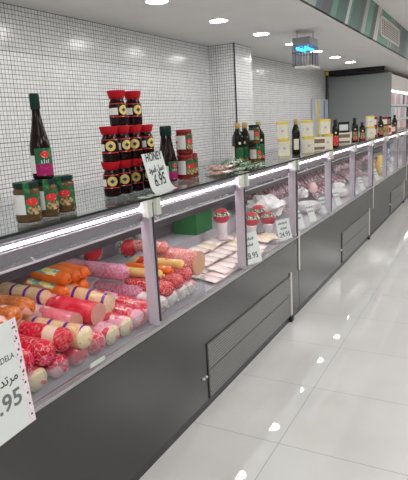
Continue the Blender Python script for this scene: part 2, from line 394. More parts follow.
    if stop:
        a, b = stop
        obj('product_stop', MB().box(X(-1.404), X(-1.400), Y(a), Y(b), .652, .742).box(X(-1.62), X(-1.404), Y(b)-.004, Y(b), .652, .752), M['acrylic'], r, smooth=False)
    return r
make_counter(-.2, 4.06, (-.12, .90, 1.975, 3.01, 4.02), 2.43, 3.83, 'nearest dark grey refrigerated counter full of sausages and ham', True, (.93, 2.54))
make_counter(4.06, 7.18, (5.08, 6.11, 7.14), 5.52, 6.92, 'second grey refrigerated counter along, with dark cured meats and white cheese inside', True)
make_counter(7.18, 10.30, (8.21, 9.24, 10.26), 8.62, 10.02, 'third grey refrigerated counter along, with a yellow bag inside', True)
make_counter(10.30, 12.40, (11.33, 12.36), 11.0, 12.2, 'farthest grey refrigerated counter, just cut by the right picture edge', True)

# ------------------------------------------------------------------ sausages
def sausage(name, mat, r, L, front, label, tilt=0., yaw=0., end='round', cat='sausage', group=None, cut=None, roll=0., nose=None):
    """front = centre of the end facing the aisle; the body runs back along -x; tilt > 0 raises the back end"""
    root = thing(name, label, cat, front, (0, tilt, yaw), group)
    def rounded(x0, x1, a, b):
        pr = []
        e = r*.75
        if a: pr += [(max(.006, r*math.sin(t)), x0+e*(1-math.cos(t))) for t in [i*PI/2/7 for i in range(8)]]
        else: pr += [(r*.985, x0), (r, x0+.004)]
        m = [(r*(1+.012*math.sin(i*2.1+len(C.objects))), x0+e+(x1-x0-2*e)*i/6) for i in range(1, 6)]
        pr += m
        if b: pr += [(max(.006, r*math.cos(t)), x1-e+e*math.sin(t)) for t in [i*PI/2/7 for i in range(8)]]
        else: pr += [(r, x1-.004), (r*.985, x1)]
        return pr
    ends = (True, end == 'round')
    pr = rounded(-L, 0, *ends)
    obj('casing', MB().lathe(pr, 28, 'x'), mat, root, rot=(roll, 0, 0))
    if end == 'cut':
        obj('cut_face', MB().lathe([(r*.97, 0), (r*.97, .0012), (r*.6, .002), (.003, .002)], 28, 'x'), cut, root)
    else:
        if nose:
            pn = [(max(.004, r*1.012*math.cos(t)), -r*.75+(r*.77)*math.sin(t)) for t in [i*PI/2/8 for i in range(2, 9)]]
            obj('end_label', MB().lathe(pn, 28, 'x', cap=False), nose, root)
        obj('end_knot', MB().lathe([(.010, -.004), (.006, .004), (.008, .012), (.003, .014)], 10, 'x'), M['steel'] if end == 'clip' else mat, root)
    return root

front_row = [(1.165, 's_front', None), (1.276, 's_frontcream', 'cut_cream'), (1.395, 's_front', None), (1.512, 's_frontcream', None), (1.626, 's_front', None),
             (1.725, 's_frontcream', 'cut_cream'), (1.828, 's_frontcream', 'cut_cream'), (1.935, 's_front', None), (2.035, 's_front', None)]
words = ['pink wrapped sausage in the bottom front row, half behind the big price sheet', 'bottom row sausage with a cream end, right beside the big price sheet',
         'pink bottom row sausage, second to the right of the big price sheet', 'bottom row sausage just under the cream and purple banded one',
         'pink bottom row sausage above the small rail clip', 'bottom row sausage with cream end, fifth from the big price sheet',
         'bottom row sausage with cream end, second left of the first post', 'bottom row pink sausage next to the left side of the first post', 'bottom row pink sausage hidden behind the first post']
for (y, m, n), w in zip(front_row, words):
    sausage('sausage', M[m], .049, .40, (-1.415, y, .700), w, tilt=rad(6), roll=y*9, group='front row of thick sausages', nose=M[n] if n else None)
words = ['white wrapped sausage end, leftmost behind the clear stop right of the first post', 'white wrapped sausage end, second right of the first post',
         'white wrapped sausage end, third right of the first post', 'pale pink sausage end beside the clear corner of the stop']
for i, (y, w) in enumerate(zip((2.141, 2.243, 2.352, 2.446), words)):
    sausage('sausage', M['s_white'], .047, .36, (-1.415, y, .700), w, tilt=rad(6), roll=i, group='front row of thick sausages')
G2 = 'second layer of thick sausages'
sausage('sausage', M['s_red'], .048, .38, (-1.42, 1.232, .790), 'red sausage peeking out right behind the big price sheet', roll=2, group=G2)
sausage('sausage', M['s_red'], .050, .38, (-1.405, 1.325, .790), 'glossy red sausage on top, right edge of the big price sheet', roll=.5, group=G2)
sausage('sausage', M['s_redlabel'], .048, .42, (-1.405, 1.425, .803), 'dark red sausage with a cream label lying on the second layer', roll=1.2, group=G2)
sausage('sausage', M['s_cream'], .050, .46, (-1.385, 1.518, .780), 'cream sausage with purple bands and round cream end, nearest the glass', roll=.3, group=G2, nose=M['cut_cream'])
sausage('mortadella', M['s_pinkpale'], .050, .34, (-1.545, 1.615, .781), 'cut mortadella with pale pink wrapper, left of the two with brown faces', tilt=rad(3), end='cut', cut=M['cut_pink'], group='cut mortadellas')
sausage('mortadella', M['s_pink'], .052, .40, (-1.50, 1.718, .796), 'cut mortadella in red pink wrapper, right of the two with brown faces', tilt=rad(3), end='cut', cut=M['cut_pink'], roll=1, group='cut mortadellas')
sausage('sausage', M['s_cream'], .046, .32, (-1.535, 1.840, .797), 'cream sausage with purple bands and flat cut end behind the mortadellas', tilt=rad(6), end='cut', cut=M['cut_cream'], group=G2)
G3 = 'brown and cream sausages lying on the rear step'
sausage('sausage', M['s_brown'], .045, .38, (-1.66, 1.490, .884), 'orange brown sausage, rightmost of the three at the left edge', tilt=rad(-2), group=G3)
sausage('sausage', M['s_brown'], .043, .38, (-1.63, 1.39, .884), 'orange brown sausage, middle of the three at the left edge', tilt=rad(-2), roll=1.5, group=G3)
sausage('sausage', M['s_brown'], .042, .38, (-1.60, 1.295, .882), 'orange brown sausage, cut by the left picture edge', tilt=rad(-2), roll=3, group=G3)
sausage('sausage', M['s_cream'], .045, .34, (-1.76, 1.690, .845), 'cream sausage with purple bands, half hidden behind the orange brown ones', roll=2, group=G3, tilt=rad(2))
def orange(front, L, label, lab=True):
    r = sausage('sausage', M['s_orange'], .033, L, front, label, tilt=rad(5), group='orange sausages at the back of the case')
    if lab:
        obj('label_sheet', MB().lathe([(.0342, -L+.03), (.0342, -.06)], 14, 'x', a0=rad(20), a1=rad(150), cap=False), M['label_sheet'], r)
    return r
orange((-1.75, 1.795, .843), .26, 'lower orange sausage with a yellow label, the longest one')
orange((-1.75, 1.868, .838), .24, 'lower orange sausage in the middle of the bunch', False)
orange((-1.75, 1.938, .836), .22, 'lower orange sausage at the right of the bunch', False)
orange((-1.74, 1.810, .906), .24, 'upper orange sausage with a yellow and green label')
orange((-1.74, 1.880, .902), .22, 'upper orange sausage in the middle of the bunch', False)
orange((-1.74, 1.945, .900), .20, 'upper orange sausage at the right of the bunch', False)
sausage('sausage_bag', M['s_bag'], .044, .50, (-1.56, 2.135, .748), 'long pale pink printed bag of meat, lower one, left of the first post', group='long printed bags', yaw=rad(-2))
sausage('sausage_bag', M['s_bag'], .044, .46, (-1.62, 2.105, .868), 'long pale pink printed bag of meat, upper one, under the shelf', group='long printed bags', yaw=rad(-2), roll=2)
GR = 'sausages right of the first post'
sausage('sausage', M['s_net'], .042, .30, (-1.42, 2.215, .766), 'red netted sausage nearest the right side of the first post', roll=.4, group=GR)
sausage('sausage', M['s_net'], .044, .30, (-1.425, 2.330, .772), 'red netted sausage, middle one right of the first post', roll=1.4, group=GR)
sausage('sausage', M['s_net'], .042, .30, (-1.435, 2.440, .782), 'red netted sausage under the big cut tan mortadella', roll=2.4, group=GR)
sausage('sausage', M['s_yellow'], .026, .34, (-1.49, 2.235, .832), 'thin cream yellow sausage passing behind the first post', group=GR)
sausage('sausage', M['s_orange'], .025, .30, (-1.49, 2.325, .832), 'thin orange sausage between two cream yellow ones', group=GR)
sausage('sausage', M['s_yellow'], .028, .34, (-1.47, 2.430, .838), 'cream yellow sausage lying on the red netted ones', roll=2, group=GR)
sausage('sausage', M['s_pinknet'], .036, .34, (-1.63, 2.520, .905), 'pink netted sausage, topmost right of the first post', group=GR, roll=1)
sausage('mortadella', M['s_pinknet'], .073, .36, (-1.47, 2.605, .800), 'big mortadella with pink netted wrapper and a large tan cut face', end='cut', cut=M['cut_brown'], group=GR, tilt=rad(4))

# red wrapped hams with a printed band on a white base
def ham(label, loc, rot=(0, 0, 0)):
    r = thing('wrapped_ham', label, 'wrapped ham', loc, rot, 'red wrapped hams with printed bands'); r.scale = (1.13, 1.13, 1.13)
    obj('white_base', MB().lathe([(.034, 0), (.036, .004), (.030, .06), (.038, .10), (.03, .115)], 24), M['stem'], r)
    pr = [(max(.004, .054*math.cos(t)), .150+.050*math.sin(t)) for t in [(-80+i*10)*PI/180 for i in range(18)]]
    obj('red_wrapper', MB().lathe(pr, 28), M['ball_red'], r)
    pb = [(.0555*math.cos(t), .150+.0515*math.sin(t)) for t in [(5+i*6)*PI/180 for i in range(6)]]
    obj('printed_band', MB().lathe(pb, 28, cap=False), M['ball_band'], r)
    return r
ham('red wrapped ham standing upright on packs in front of the green crate', (-1.70, 3.38, .765))
ham('red wrapped ham right of the second post, left of the pair', (-1.61, 3.69, .690), (0, rad(4), 0))
ham('red wrapped ham leaning over beside the small price card, front of the pair', (-1.53, 3.865, .662), (rad(-14), rad(-6), 0))
ham('red wrapped ham half hidden behind the front leaning one', (-1.655, 3.985, .700), (rad(6), 0, 0))
ham('red wrapped ham lying at the back above the printed bags', (-2.035, 2.26, .915), (0, rad(78), rad(-34)))
ham('red wrapped ham mostly hidden behind the first post', (-2.03, 2.60, .865), (0, rad(80), rad(-38)))

# sliced packs
pk = MB()
def pack_mesh(w, d, h):
    mb = MB(); nx, ny = 6, 5
    vs = []
    for k in (1, -1):
        for j in range(ny+1):
            for i in range(nx+1):
                u = i/nx*2-1; v = j/ny*2-1; t = (1-u**6)*(1-v**6)
                vs.append((u*w/2, v*d/2, h*.5+k*h*.5*(t**.5)+(.0015*math.sin(i*3+j*5) if k > 0 else 0)))
    n = (nx+1)*(ny+1); fs = []
    for k in range(2):
        for j in range(ny):
            for i in range(nx):
                a = k*n+j*(nx+1)+i; f = [a, a+1, a+nx+2, a+nx+1]; fs.append(f if k == 0 else f[::-1])
    return mb.add(vs, fs)
proto = {}
def flat_pack(mat, loc, rot, label, group, size, name='meat_pack', cat='vacuum pack'):
    key = (mat, size)
    if key not in proto:
        o = obj(name, pack_mesh(*size), M[mat]); proto[key] = o
    else:
        o = proto[key].copy(); C.objects.link(o)
    o.location = loc; o.rotation_euler = rot
    return tag(o, label, cat, group)
deck_tilt = math.atan(.13)
for lay in range(2):
    for i, x in enumerate((-1.47, -1.60, -1.73)):
        for j in range(8):
            y = 2.73+j*.105+.03*lay
            if y > 3.58 or (lay and i == 0 and j == 0): continue
            ch = (i == 2 and j in (1, 4)) or (i == 1 and j > 5)
            z = deck_z(x)+.006+.026*lay+.012*i*lay
            flat_pack('pack_cheese' if ch else 'pack', (x+random.uniform(-.008, .008), y, z), (random.uniform(-.05, .05), deck_tilt+random.uniform(-.04, .06)*lay, random.uniform(-.08, .08)),
                      'flat clear pack of yellow cheese slices among the packs left of the second post' if ch else 'flat clear pack of pale pink sliced meat spread left of the second post',
                      'flat packs of cheese slices' if ch else 'flat packs of sliced meat', (.128, .10, .024), 'cheese_pack' if ch else 'meat_pack')
for k, (x, y, z, m, l) in enumerate(((-1.50, 3.62, .70, 'pack_cheese', 'plump cheese pack just right of the second post'), (-1.49, 3.76, .690, 'pack_cheese', 'cheese pack below the leaning red ham'),
                                  (-1.62, 3.55, .71, 'pack_cheese', 'cheese pack right behind the second post'))):
    flat_pack(m, (x, y, z), (0, deck_tilt, .3*k), l, None, (.15, .115, .045), 'cheese_pack')
# green crate on the rear step
cr = thing('crate', 'green plastic crate at the back of the nearest counter, below the shelf', 'crate', (-1.965, 3.42, .80))
w, d, hh = .20, .25, .205
obj('crate_body', MB().box(-w/2, w/2, -d/2, d/2, 0, .01).box(-w/2, w/2, -d/2, -d/2+.01, .01, hh).box(-w/2, w/2, d/2-.01, d/2, .01, hh)
    .box(-w/2, -w/2+.01, -d/2+.01, d/2-.01, .01, hh).box(w/2-.01, w/2, -d/2+.01, d/2-.01, .01, hh), M['green_box'], cr)
obj('crate_rim', MB().box(-w/2-.006, w/2+.006, -d/2-.006, -d/2, hh-.02, hh).box(-w/2-.006, w/2+.006, d/2, d/2+.006, hh-.02, hh).box(w/2, w/2+.006, -d/2, d/2, hh-.02, hh), M['green_box'], cr)

# crumpled bags
def crumple(name, mat, loc, dims, label, cat, group=None, rot=(0, 0, 0), amp=.18, seed=0):
    rnd = random.Random(seed); bm = bmesh.new(); bmesh.ops.create_icosphere(bm, subdivisions=3, radius=1)
    ph = [(rnd.uniform(1.5, 4), rnd.uniform(0, 6), Vector((rnd.uniform(-1, 1), rnd.uniform(-1, 1), rnd.uniform(-1, 1))).normalized()) for _ in range(7)]
    for v in bm.verts:
        n = v.co.copy(); k = 1+amp*sum(abs(math.sin(f*2*n.dot(d)+p))-.6 for f, p, d in ph)/2.2
        p = n*k; v.co = (p.x*dims[0], p.y*dims[1], max(-.6, p.z)*dims[2]+.6*dims[2])
    me = bpy.data.meshes.new(name); bm.to_mesh(me); bm.free(); me.materials.append(M[mat])
    me.polygons.foreach_set('use_smooth', [amp < .25]*len(me.polygons))
    o = bpy.data.objects.new(name, me); C.objects.link(o); o.location = loc; o.rotation_euler = rot
    return tag(o, label, cat, group)
crumple('paper_parcel', 'plastic_white', (-1.70, 4.22, .80), (.16, .22, .10), 'crumpled white paper parcel behind the red wrapped hams', 'parcel', amp=.3, seed=3, rot=(0, 0, .5))
crumple('parcel', 'plastic_white', (-1.99, 2.82, .80), (.06, .075, .12), 'upright pale wrapped parcel at the back, behind the top of the first post', 'parcel', amp=.12, seed=21)
# second counter contents
wh = thing('round_cheese', 'large white cheese wheel in a shallow tray just right of the dark joint', 'cheese', (-1.60, 5.12, deck_z(-1.7)))
obj('tray', MB().lathe([(.125, 0), (.15, .03), (.146, .03), (.12, .006)], 32), M['white_steel'], wh)
obj('white_wheel', MB().lathe([(.11, .007), (.125, .015), (.125, .075), (.115, .085), (.004, .088)], 32), M['plastic_white'], wh)
crumple('block', 'block_pink', (-1.70, 5.62, .80), (.055, .06, .065), 'pink wrapped block above the white round cheese', 'meat', amp=.2, seed=5)
crumple('block', 'plastic_white', (-1.74, 5.38, .78), (.06, .08, .06), 'pale crumpled parcel left of the pink wrapped block', 'parcel', amp=.3, seed=6)
crumple('cheese_bag', 'plastic_white', (-1.55, 6.22, .68), (.10, .14, .055), 'shiny white wrapped piece in the second counter, front one of two', 'parcel', amp=.22, seed=8)
crumple('cheese_bag', 'plastic_white', (-1.66, 6.50, .70), (.10, .13, .06), 'shiny white wrapped piece in the second counter, rear one of two', 'parcel', amp=.22, seed=9)
where = ['standing on the rear step', 'in the upper row at the back', 'leaning on the deck', 'on the glass shelf']
for row, (x, z, tl) in enumerate(((-1.90, .805, -55), (-1.97, .805, -75), (-1.75, deck_z(-1.75)+.01, -40), (-1.95, 1.035, -62))):
    y = 4.30
    while y < 9.9:
        cn = 'second' if y < 7.18 else 'third'
        if abs(y-7.16) > .075 and (row != 2 or not (4.9 < y < 5.7 or 6.4 < y < 6.62 or 8.2 < y < 8.8)):
            h = .18 if row != 3 else .13
            flat_pack('pack_dark', (x+random.uniform(-.012, .012), y, z+h*.42+(.06 if row == 1 else 0)), (random.uniform(-.1, .1), rad(-tl)+random.uniform(-.1, .1), random.uniform(-.12, .12)),
                      'dark cured meat pack %s of the %s counter' % (where[row], cn), 'dark packs %s, %s counter' % (where[row], cn), (h, .118, .03))
        y += .128
for i in range(10):
    flat_pack('pack', (-1.72, 10.45+i*.16, .69), (0, rad(35), random.uniform(-.1, .1)), 'pale pink pack leaning on the deck of the farthest counter', 'packs in the farthest counter', (.16, .14, .03))
# third counter contents
yb = crumple('snack_bag', 'bag_yellow', (-1.52, 8.62, .67), (.05, .15, .19), 'bright yellow printed bag standing in the third counter', 'bag', amp=.14, seed=11)
crumple('snack_bag', 'bag_yellow', (-1.60, 8.36, .68), (.05, .09, .20), 'yellow bag at the joint, left of the bright yellow one', 'bag', amp=.12, seed=12)
crumple('snack_bag', 'bag_blue', (-1.55, 9.55, .68), (.05, .16, .20), 'blue and white bag standing in the third counter', 'bag', amp=.14, seed=13)
for i in range(9):
    flat_pack('pack', (-1.62, 8.7+i*.16, .69), (0, deck_tilt, random.uniform(-.1, .1)), 'flat pale pack lying on the deck of the third counter', 'flat packs in the third counter', (.14, .12, .03))

# ------------------------------------------------------------------ price sheets
# local frame of a sheet: x to the right along its width, y up its height, z out towards the reader
def sheet(name, label, w, h, loc, lean, yaw, mat, group=None, inplane=0.):
    r = thing(name, label, 'price sign', loc, group=group)
    m = Matrix.Rotation(PI/2+yaw, 4, 'Z') @ Matrix.Rotation(PI/2-lean, 4, 'X') @ Matrix.Rotation(inplane, 4, 'Z')
    r.matrix_world = Matrix.Translation(loc) @ m
    obj('sheet', MB().box(-w/2, w/2, 0, h, -.0006, .0006), mat, r, smooth=False)
    return r
s1 = sheet('price_sheet', 'large white price sheet in a punched plastic sleeve at the left edge', .29, .38, (-1.325, 1.000, .632), rad(1), 0, M['paper'], inplane=rad(3.5))
obj('sleeve_edge', MB().box(.121, .146, 0, .38, .0007, .0013), M['stem'], s1, smooth=False)
mb = MB()
for i in range(9): mb.lathe([(.0042, 0), (.0042, .0006)], 10, 'z', (.134, .03+i*.04, .0014))
mbr = MB()
for i in range(14): mbr.box(.124+.006*(i % 3), .128+.006*(i % 3), .16+i*.0155, .166+i*.0155, .0014, .0018)
obj('punched_hole', mb, M['plinth'], s1); obj('red_marking', mbr, M['red'], s1, smooth=False)
text('price_lettering', 'MORTADELA', .029, M['ink'], s1, (.112, .262, .0012), (0, 0, 0), 'RIGHT', sx=.8)
text('arabic_lettering', '\ufefc\ufef3\ufeaa\ufe97\ufeae\ufee3', .044, M['ink'], s1, (.112, .192, .0012), (0, 0, 0), 'RIGHT', bold=.0005)
text('price_number', '5.95', .082, M['ink_grey'], s1, (.112, .118, .0012), (0, 0, 0), 'RIGHT', bold=.0015)

def small_card(loc, label, price=None, w=.15, h=.20, lean=rad(14), yaw=rad(-22), group=None):
    r = sheet('price_card', label, w, h, loc, lean, yaw, M['paper_green'], group)
    mb = MB()
    for i, (a, b) in enumerate(((-.055, .05), (-.04, .035))):
        for k in range(6):
            u = a+(b-a)*k/6; mb.box(u, u+(b-a)/8, h*.76-i*.04, h*.76-i*.04+.012+.006*(k % 2), .0007, .0012)
    obj('written_line', mb, M['ink_grey'], r, smooth=False)
    if price: text('price_number', price, .055, M['ink'], r, (0, h*.25, .0009), (0, 0, 0), bold=.0004)
    return r
small_card((-1.330, 3.075, .686), 'pale price card in front of the second post, reading 28.95', '28.95', .17, .205)
small_card((-1.372, 3.83, .680), 'pale price card below the leaning red ham, left of the joint', '24.95', .15, .16)
spots = [(4.27, 'first'), (4.62, 'second'), (5.05, 'third'), (5.55, 'fourth'), (6.35, 'fifth'), (6.75, 'sixth')]
for y, k in spots:
    small_card((-1.385, y, .678), 'pale price card leaning inside the second counter, %s from the joint' % k, None, .095, .165, rad(24), rad(-22), 'small price cards')
for y, k in [(7.75, 'first'), (8.35, 'second'), (8.9, 'third'), (9.4, 'fourth')]:
    small_card((-1.385, y, .678), 'pale price card leaning inside the third counter, %s from its left end' % k, None, .095, .165, rad(24), rad(-22), 'small price cards')
rc = thing('rail_clip', 'small white shelf clip on the front rail below the pink sausages', 'clip', (-1.341, 1.50, .684))
obj('clip_plate', MB().box(-.006, .004, -.045, .045, 0, .006), M['clip'], rc); obj('clip_lip', MB().box(.001, .004, -.045, .045, .006, .018), M['clip'], rc)

# honey sign: paper leaning against the jars with a curled foot
hs = thing('price_sheet', 'white handwritten honey price sheet leaning on the dark jars, reading 6.95', 'price sign', (-1.405, 2.165, 1.286))
mb = MB(); prof = [(.035, 0), (.018, .004), (.004, .018), (-.006, .04)]+[(-.006-.035*i/6, .04+.150*i/6) for i in range(1, 7)]
W2 = .142; k = len(prof)
mb.add([(x, y, z) for y in (-W2, W2) for x, z in prof]+[(x-.0012, y, z-.0004) for y in (-W2, W2) for x, z in prof],
       [[i, i+1, k+i+1, k+i] for i in range(k-1)]+[[2*k+i, 3*k+i, 3*k+i+1, 2*k+i+1] for i in range(k-1)]+[[i, 2*k+i, 2*k+i+1, i+1] for i in range(k-1)]+[[k+i, k+i+1, 3*k+i+1, 3*k+i] for i in range(k-1)])
obj('sheet', mb, M['paper'], hs)
la = math.atan(.035/.15)
def on_sheet(v): return (-.006-.035*v+.0014, 0, .04+.15*v)
RS = (PI/2-la, 0, PI/2)
for name, body, size, v, b, sh in (('price_lettering', 'HONEY', .058, .86, .0006, .25), ('arabic_lettering', '\ufea9\ufeee\ufeb3\ufe8d \ufede\ufeb4\ufecb', .045, .48, .0008, 0), ('price_number', '6.95', .085, .10, .0012, .15)):
    text(name, body, size, M['ink'], hs, on_sheet(v), RS, bold=b, shear=sh, sx=1.15)
hs.rotation_euler = (0, 0, rad(14))

# ------------------------------------------------------------------ goods on the glass top
TZ = 1.2855
cam_a = lambda x, y: math.atan2(-y, -x)
def jar(name, label, lid, body, loc, yaw, h=.142, r=.047, group=None, tab=True, lt=.71):
    o = thing(name, label, 'jar', loc, (0, 0, yaw), group)
    obj('glass_body', MB().lathe([(r*.88, 0), (r*.97, .004), (r, .012), (r*.98, .028), (r*.98, h*.72), (r, h*.76), (r*.96, h*.82), (r*.84, h*.87), (r*.84, h*.9)], 28), body, o)
    obj('lid', MB().lathe([(r*.91, h*.87), (r*.95, h*.88), (r*.95, h*.985), (r*.90, h)], 28), lid, o)
    R = r*.98+.0009
    obj('white_label', MB().lathe([(R, .030), (R, h*lt)], 14, a0=rad(-105), a1=rad(-11), cap=False), M['white_label'], o)
    obj('green_label', MB().lathe([(R, .030), (R, h*lt)], 14, a0=rad(-11), a1=rad(78), cap=False), M['green_label'], o)
    obj('food_picture', MB().cyl_oval(R+.0007, rad(30), .044, rad(34), .017), M['food_print'], o)
    obj('red_emblem', MB().cyl_oval(R+.0009, rad(22), h*.53, rad(28), .014), M['red_emblem'], o)
    obj('red_emblem', MB().cyl_oval(R+.0009, rad(-84), h*.50, rad(14), .008), M['red_emblem'], o)
    if tab:
        obj('paper_seal', MB().box(r*.965, r*1.02, -.011, .011, h*.70, h*1.0).box(-.01, r*1.0, -.011, .011, h*1.002, h*1.008), M['green_label'], o, smooth=False)
    return o
GJ = 'jars of preserve with dark green lids'
jar('preserve_jar', 'green labelled preserve jar with dark green lid, leftmost of the three on the glass top', M['green_lid'], M['brown_jar'], (-1.474, 1.369, TZ), rad(-43), group=GJ)
jar('preserve_jar', 'green labelled preserve jar directly under the tall dark syrup bottle', M['green_lid'], M['brown_jar'], (-1.487, 1.474, TZ), rad(-40), group=GJ)
jar('preserve_jar', 'green labelled preserve jar, right of the three under the tall bottle', M['green_lid'], M['brown_jar'], (-1.50, 1.582, TZ), rad(-62), group=GJ)
def syrup(label, loc, yaw, group=None):
    o = thing('syrup_bottle', label, 'bottle', loc, (0, 0, yaw), group)
    obj('glass_body', MB().lathe([(.034, 0), (.0385, .006), (.0385, .108), (.037, .126), (.030, .160), (.022, .196), (.0165, .228), (.0145, .252), (.0145, .266)], 28), M['syrup'], o)
    obj('cap', MB().lathe([(.0165, .254), (.0178, .258), (.0178, .305), (.0155, .311)], 20), M['green_lid'], o)
    obj('green_label', MB().lathe([(.0395, .056), (.0395, .113)], 16, a0=rad(-35), a1=rad(100), cap=False), M['green_label'], o)
    obj('magenta_label', MB().lathe([(.0396, .012), (.0396, .056)], 16, a0=rad(-35), a1=rad(100), cap=False), M['magenta'], o)
    obj('white_label', MB().lathe([(.0396, .022), (.0396, .088)], 10, a0=rad(-95), a1=rad(-36), cap=False), M['white_label'], o)
    obj('red_emblem', MB().cyl_oval(.0403, rad(22), .090, rad(24), .013), M['red_emblem'], o)
    for i, (a, wd) in enumerate(((-2, 5), (12, 4), (24, 5), (36, 4))):
        obj('white_script', MB().lathe([(.0402, .058), (.0402, .069+.004*(i % 2))], 3, a0=rad(a), a1=rad(a+wd), cap=False), M['paper'], o)
    return o
syrup('tall dark syrup bottle with green cap standing on top of a preserve jar', (-1.490, 1.478, TZ+.1435), rad(-45))
syrup('dark syrup bottle behind the handwritten honey sheet, left of two', (-1.69, 2.652, TZ), rad(-70), 'syrup bottles behind the honey sheet')
syrup('dark syrup bottle behind the handwritten honey sheet, right of two', (-1.62, 2.60, TZ), rad(-40), 'syrup bottles behind the honey sheet')

def honey(yaw, loc, label, face=0):
    o = thing('honey_jar', label, 'jar', loc, (0, 0, yaw), 'stacked red lidded honey jars')
    obj('glass_body', MB().lathe([(.036, 0), (.040, .004), (.041, .030), (.040, .092), (.036, .108), (.030, .120), (.030, .130)], 28), M['honey'], o)
    obj('lid', MB().lathe([(.031, .124), (.035, .127), (.0435, .157), (.0425, .162)], 28), M['red'], o)
    def ring(z, a0, a1): return [(.0413, z), (.0413, z+.004)]
    obj('red_stripe', MB().lathe([(.0418, .040), (.0418, .044)], 18, a0=rad(-95), a1=rad(60), cap=False), M['red_emblem'], o)
    obj('emblem', MB().cyl_oval(.0420, rad(4), .072, rad(34), .023), M['yellow_disc'], o)
    obj('red_stripe', MB().lathe([(.0412, .099), (.0411, .1025)], 18, a0=rad(-95), a1=rad(60), cap=False), M['red_emblem'], o)
    obj('blue_mark', MB().cyl_oval(.0426, rad(4), .072, rad(17), .011, 4), M['blue_mark'], o)
    obj('white_label', MB().lathe([(.0418, .050), (.0414, .082)], 8, a0=rad(-110), a1=rad(-38), cap=False), M['white_label'], o)
    return o
ys = (1.995, 2.088, 2.188, 2.290)
h0 = None; rnd = random.Random(4)
lv = ['bottom', 'middle', 'top']
names = ['leftmost', 'second', 'third', 'rightmost']
for lev, lst in enumerate((ys, ys, (2.085, 2.215))):
    for i, y in enumerate(lst):
        x = -1.575+(.008 if lev == 1 else .0)
        a = rad(-52)+[0, .05, -.05, .2][i]+(.45 if (lev, i) in ((1, 1), (1, 3), (2, 1)) else 0)+(.7 if (lev, i) == (2, 0) else 0)
        lab = 'dark honey jar with flared red lid, %s row, %s' % (lv[lev], names[i] if lev < 2 else ('left one of two', 'right one of two')[i])
        if h0 is None: h0 = honey(a, (x, y, TZ), lab)
        else: dup(h0, (x, y, TZ+lev*.1625), (0, 0, a), lab)
GS = 'red lidded sauce jars'
for i, (x, y, z, yw, l) in enumerate(((-1.575, 2.69, TZ, -45, 'red lidded sauce jar, lower left of the pile of three'), (-1.600, 2.795, TZ, -60, 'red lidded sauce jar, lower right of the pile of three'), (-1.585, 2.712, TZ+.1435, -40, 'red lidded sauce jar, on top of the pile of three'))):
    jar('sauce_jar', l, M['red_lid'], M['tomato_jar'], (x, y, z), rad(yw), .142, .049, GS, tab=False, lt=.76)

# packets lying on the glass
pl = [(-1.44, 2.88, 0, 'spice', 'red and white packet nearest the sauce jars'), (-1.50, 3.04, 1, 'spice', 'red and white packet on top of the glass, middle of three'), (-1.59, 3.16, 1, 'spice', 'red and white packet farthest back on the glass'),
      (-1.43, 3.06, 0, 'herb', 'green herb packet nearest the glass edge'), (-1.44, 3.22, 0, 'herb', 'green herb packet, second from the glass edge'), (-1.50, 3.30, 1, 'herb', 'green herb packet, middle of the flat heap'),
      (-1.43, 3.38, 0, 'herb', 'green herb packet in front of the first olive oil bottle'), (-1.58, 3.36, 2, 'herb', 'green herb packet at the back of the flat heap'), (-1.52, 3.18, 2, 'herb', 'green herb packet lying across the top of the flat heap')]
for i, (x, y, k, m, l) in enumerate(pl):
    flat_pack(m, (x, y, TZ+.004+.016*k), (rad(5+3*(i % 2)), rad(-7), rad(-25+i*9)), l, 'flat packets lying on the glass top', (.155, .13, .022), 'packet', 'packet')

def oil(label, loc, yaw, h=.305, r=.038, group='square olive oil bottles', cap='gold', lab='green_label'):
    o = thing('oil_bottle', label, 'bottle', loc, (0, 0, yaw), group)
    n = 24
    def sq(rr, k):  # rounded square section
        return [(rr*max(abs(math.cos(a)), abs(math.sin(a)))**(-k)*math.cos(a), rr*max(abs(math.cos(a)), abs(math.sin(a)))**(-k)*math.sin(a)) for a in [2*PI*i/n for i in range(n)]]
    prof = [(r*.93, 0, .7), (r, .006, .7), (r, h*.62, .7), (r*.93, h*.70, .6), (r*.6, h*.80, .3), (r*.42, h*.86, 0), (r*.40, h*.90, 0)]
    mb = MB(); vs = []
    for rr, z, k in prof: vs += [(a, b, z) for a, b in sq(rr, k)]
    fs = [[j*n+i, j*n+(i+1) % n, (j+1)*n+(i+1) % n, (j+1)*n+i] for j in range(len(prof)-1) for i in range(n)]
    fs += [list(range(n))[::-1], [(len(prof)-1)*n+i for i in range(n)]]
    obj('glass_body', mb.add(vs, fs), M['dark_glass'], o)
    obj('cap', MB().lathe([(r*.46, h*.86), (r*.52, h*.87), (r*.52, h*.985), (r*.46, h)], 20), M[cap], o)
    e = r*1.012
    obj('front_label', MB().box(e-.002, e, -r*.72, r*.72, h*.12, h*.42), M[lab], o, smooth=False)
    obj('lower_label', MB().box(e-.002, e+.0008, -r*.72, r*.72, h*.05, h*.12), M['red_emblem'], o, smooth=False)
    obj('white_emblem', MB().lathe([(.010, 0), (.010, .001), (.003, .0015)], 16, 'x', (e-.001, 0, h*.52)), M['cream_plain'], o)
    obj('side_label', MB().box(-r*.6, r*.6, -e, -e+.002, h*.15, h*.45), M['cream'], o, smooth=False)
    return o
oil('gold capped olive oil bottle, leftmost of the three dark ones', (-1.635, 3.575, TZ), rad(-45))
oil('gold capped olive oil bottle, middle of the three dark ones', (-1.63, 3.69, TZ), rad(-72))
oil('gold capped olive oil bottle, behind the two stacked green jars', (-1.655, 4.02, TZ), rad(-30))
jar('preserve_jar', 'green lidded preserve jar, upper of two stacked between olive oil bottles', M['green_lid'], M['brown_jar'], (-1.60, 3.80, TZ+.141), rad(-60), .142, .043, GJ, tab=False)
